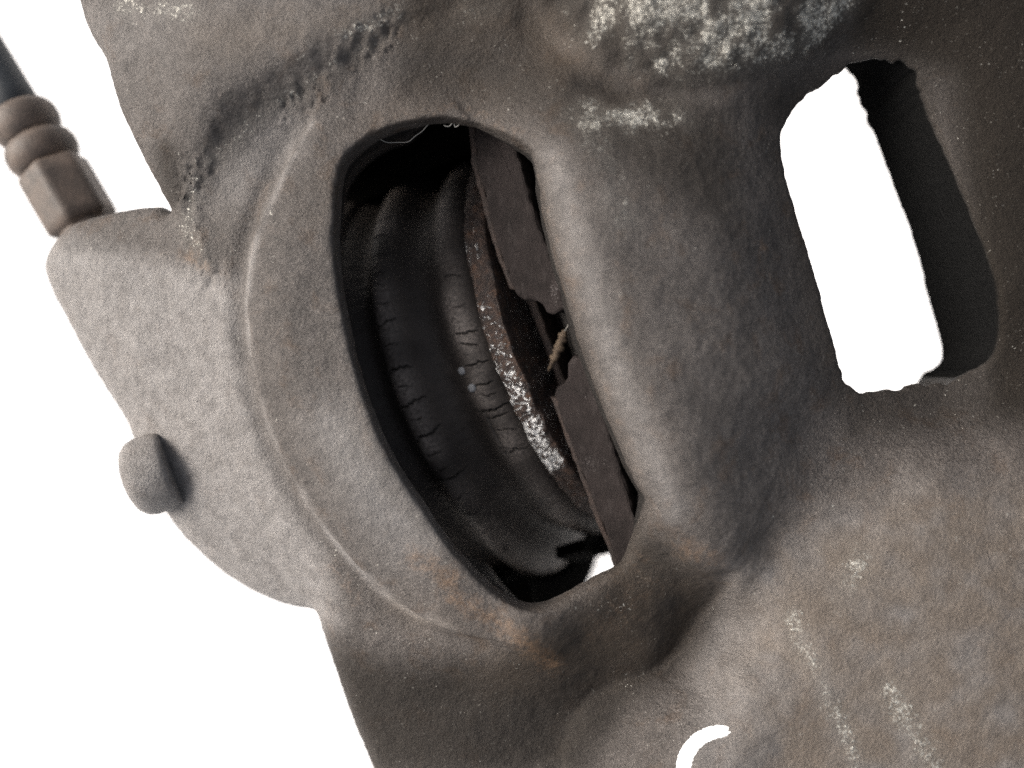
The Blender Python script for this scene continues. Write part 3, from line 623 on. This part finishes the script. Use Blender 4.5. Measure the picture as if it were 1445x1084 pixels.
# ------------------------------------------------------------------ small things
def thing_curve(name, pts, rad, mat, label, cat, n=6, wob=0., dens=8):
    o0 = Vector(pts[0]); p3 = spline([tuple(Vector(p) - o0) for p in pts], dens, False)
    rr = np.interp(np.linspace(0, 1, len(p3)), np.linspace(0, 1, len(rad)), rad) if hasattr(rad, '__len__') else rad
    Vt, Ft = tube(p3, rr, n, wob, 5); o = mesh(name, Vt, Ft, mat); o.location = o0; return tag(o, label, cat)
thing_curve('dry_straw', [at(797, 466, -1.15), at(793, 480, -1.2), at(787, 495, -1.2), at(781, 508, -1.25), at(774, 524, -1.35)], [.03, .075, .06, .08, .06, .065, .035, .02], STRAW, 'short tan piece of dry straw caught in the slot of the brake pad', 'straw', 8, .35)
thing_curve('fibre', [at(799, 428, -1.0), at(797, 440, -.95), at(802, 450, -1.0), at(802, 458, -1.05), at(797, 467, -1.1)], .006, FIBRE, 'fine pale hair hanging above the straw in the pad slot', 'hair')
thing_curve('fibre', [at(536, 196, -.35), at(546, 201, -.5), at(562, 201, -.5), at(576, 200, -.45), at(586, 192, -.4), at(596, 185, -.4), at(604, 176, -.3), at(614, 170, -.15)], .007, FIBRE, 'thin wavy pale thread hanging across the top edge of the curved window', 'thread')
rr = random.Random(8)
thing_curve('lint', [at(628 + 4 * k_ + rr.uniform(-3, 3), 175 + 5 * math.sin(k_ * 1.7) + rr.uniform(-2, 2), -.3 + rr.uniform(-.05, .05)) for k_ in range(8)], .011, FIBRE, 'small grey tuft of lint stuck at the top edge of the curved window', 'lint')
# white crayon arc on the broad face, laid over the metal
from mathutils.bvhtree import BVHTree
bv = BVHTree.FromPolygons(V.tolist(), Q[(reg == 4)].tolist())
arc = spline([(964, 1096), (966, 1074), (974, 1056), (988, 1042), (1006, 1034), (1028, 1031)], 10, False); wid = np.interp(np.linspace(0, 1, len(arc)), [0, .15, .6, .9, 1], [10, 11, 10, 9, 5])
Vm = []; Fm = []; M = 7
for i, p in enumerate(arc):
    t = arc[min(i + 1, len(arc) - 1)] - arc[max(i - 1, 0)]; t /= np.linalg.norm(t); nr = np.array((-t[1], t[0]))
    for j in range(M):
        e = (j / (M - 1) * 2 - 1); q = p + nr * wid[i] * e * (1 + rr.uniform(-.08, .08)) + t * (rr.uniform(-4, 4) if i == len(arc) - 1 else 0)
        d = Vector(((q[0] - 722.5) / 100, (542 - q[1]) / 100, -D)).normalized(); hit = bv.ray_cast(Vector((0, 0, D)), d)[0] or at(q[0], q[1], .1)
        Vm.append(hit + Vector((0, 0, .012 if abs(e) < .9 else .002)))
    if i:
        for j in range(M - 1): Fm.append((i * M + j, i * M + j + 1, (i - 1) * M + j + 1, (i - 1) * M + j))
part(mesh('paint_mark', Vm, Fm, PAINT))
# a pebble on the ground
bm = bmesh.new(); bmesh.ops.create_icosphere(bm, subdivisions=2, radius=.28)
for v in bm.verts: v.co = Vector((v.co.x * 1.5, v.co.y, v.co.z * .6)) * (1 + .15 * rr.uniform(-1, 1))
me = bpy.data.meshes.new('pebble'); bm.to_mesh(me); bm.free(); me.materials.append(STONE)
pb = link(bpy.data.objects.new('pebble', me)); pb.location = at(5, 386, -59.8); tag(pb, 'tiny grey pebble on the pale ground at the left edge', 'pebble')
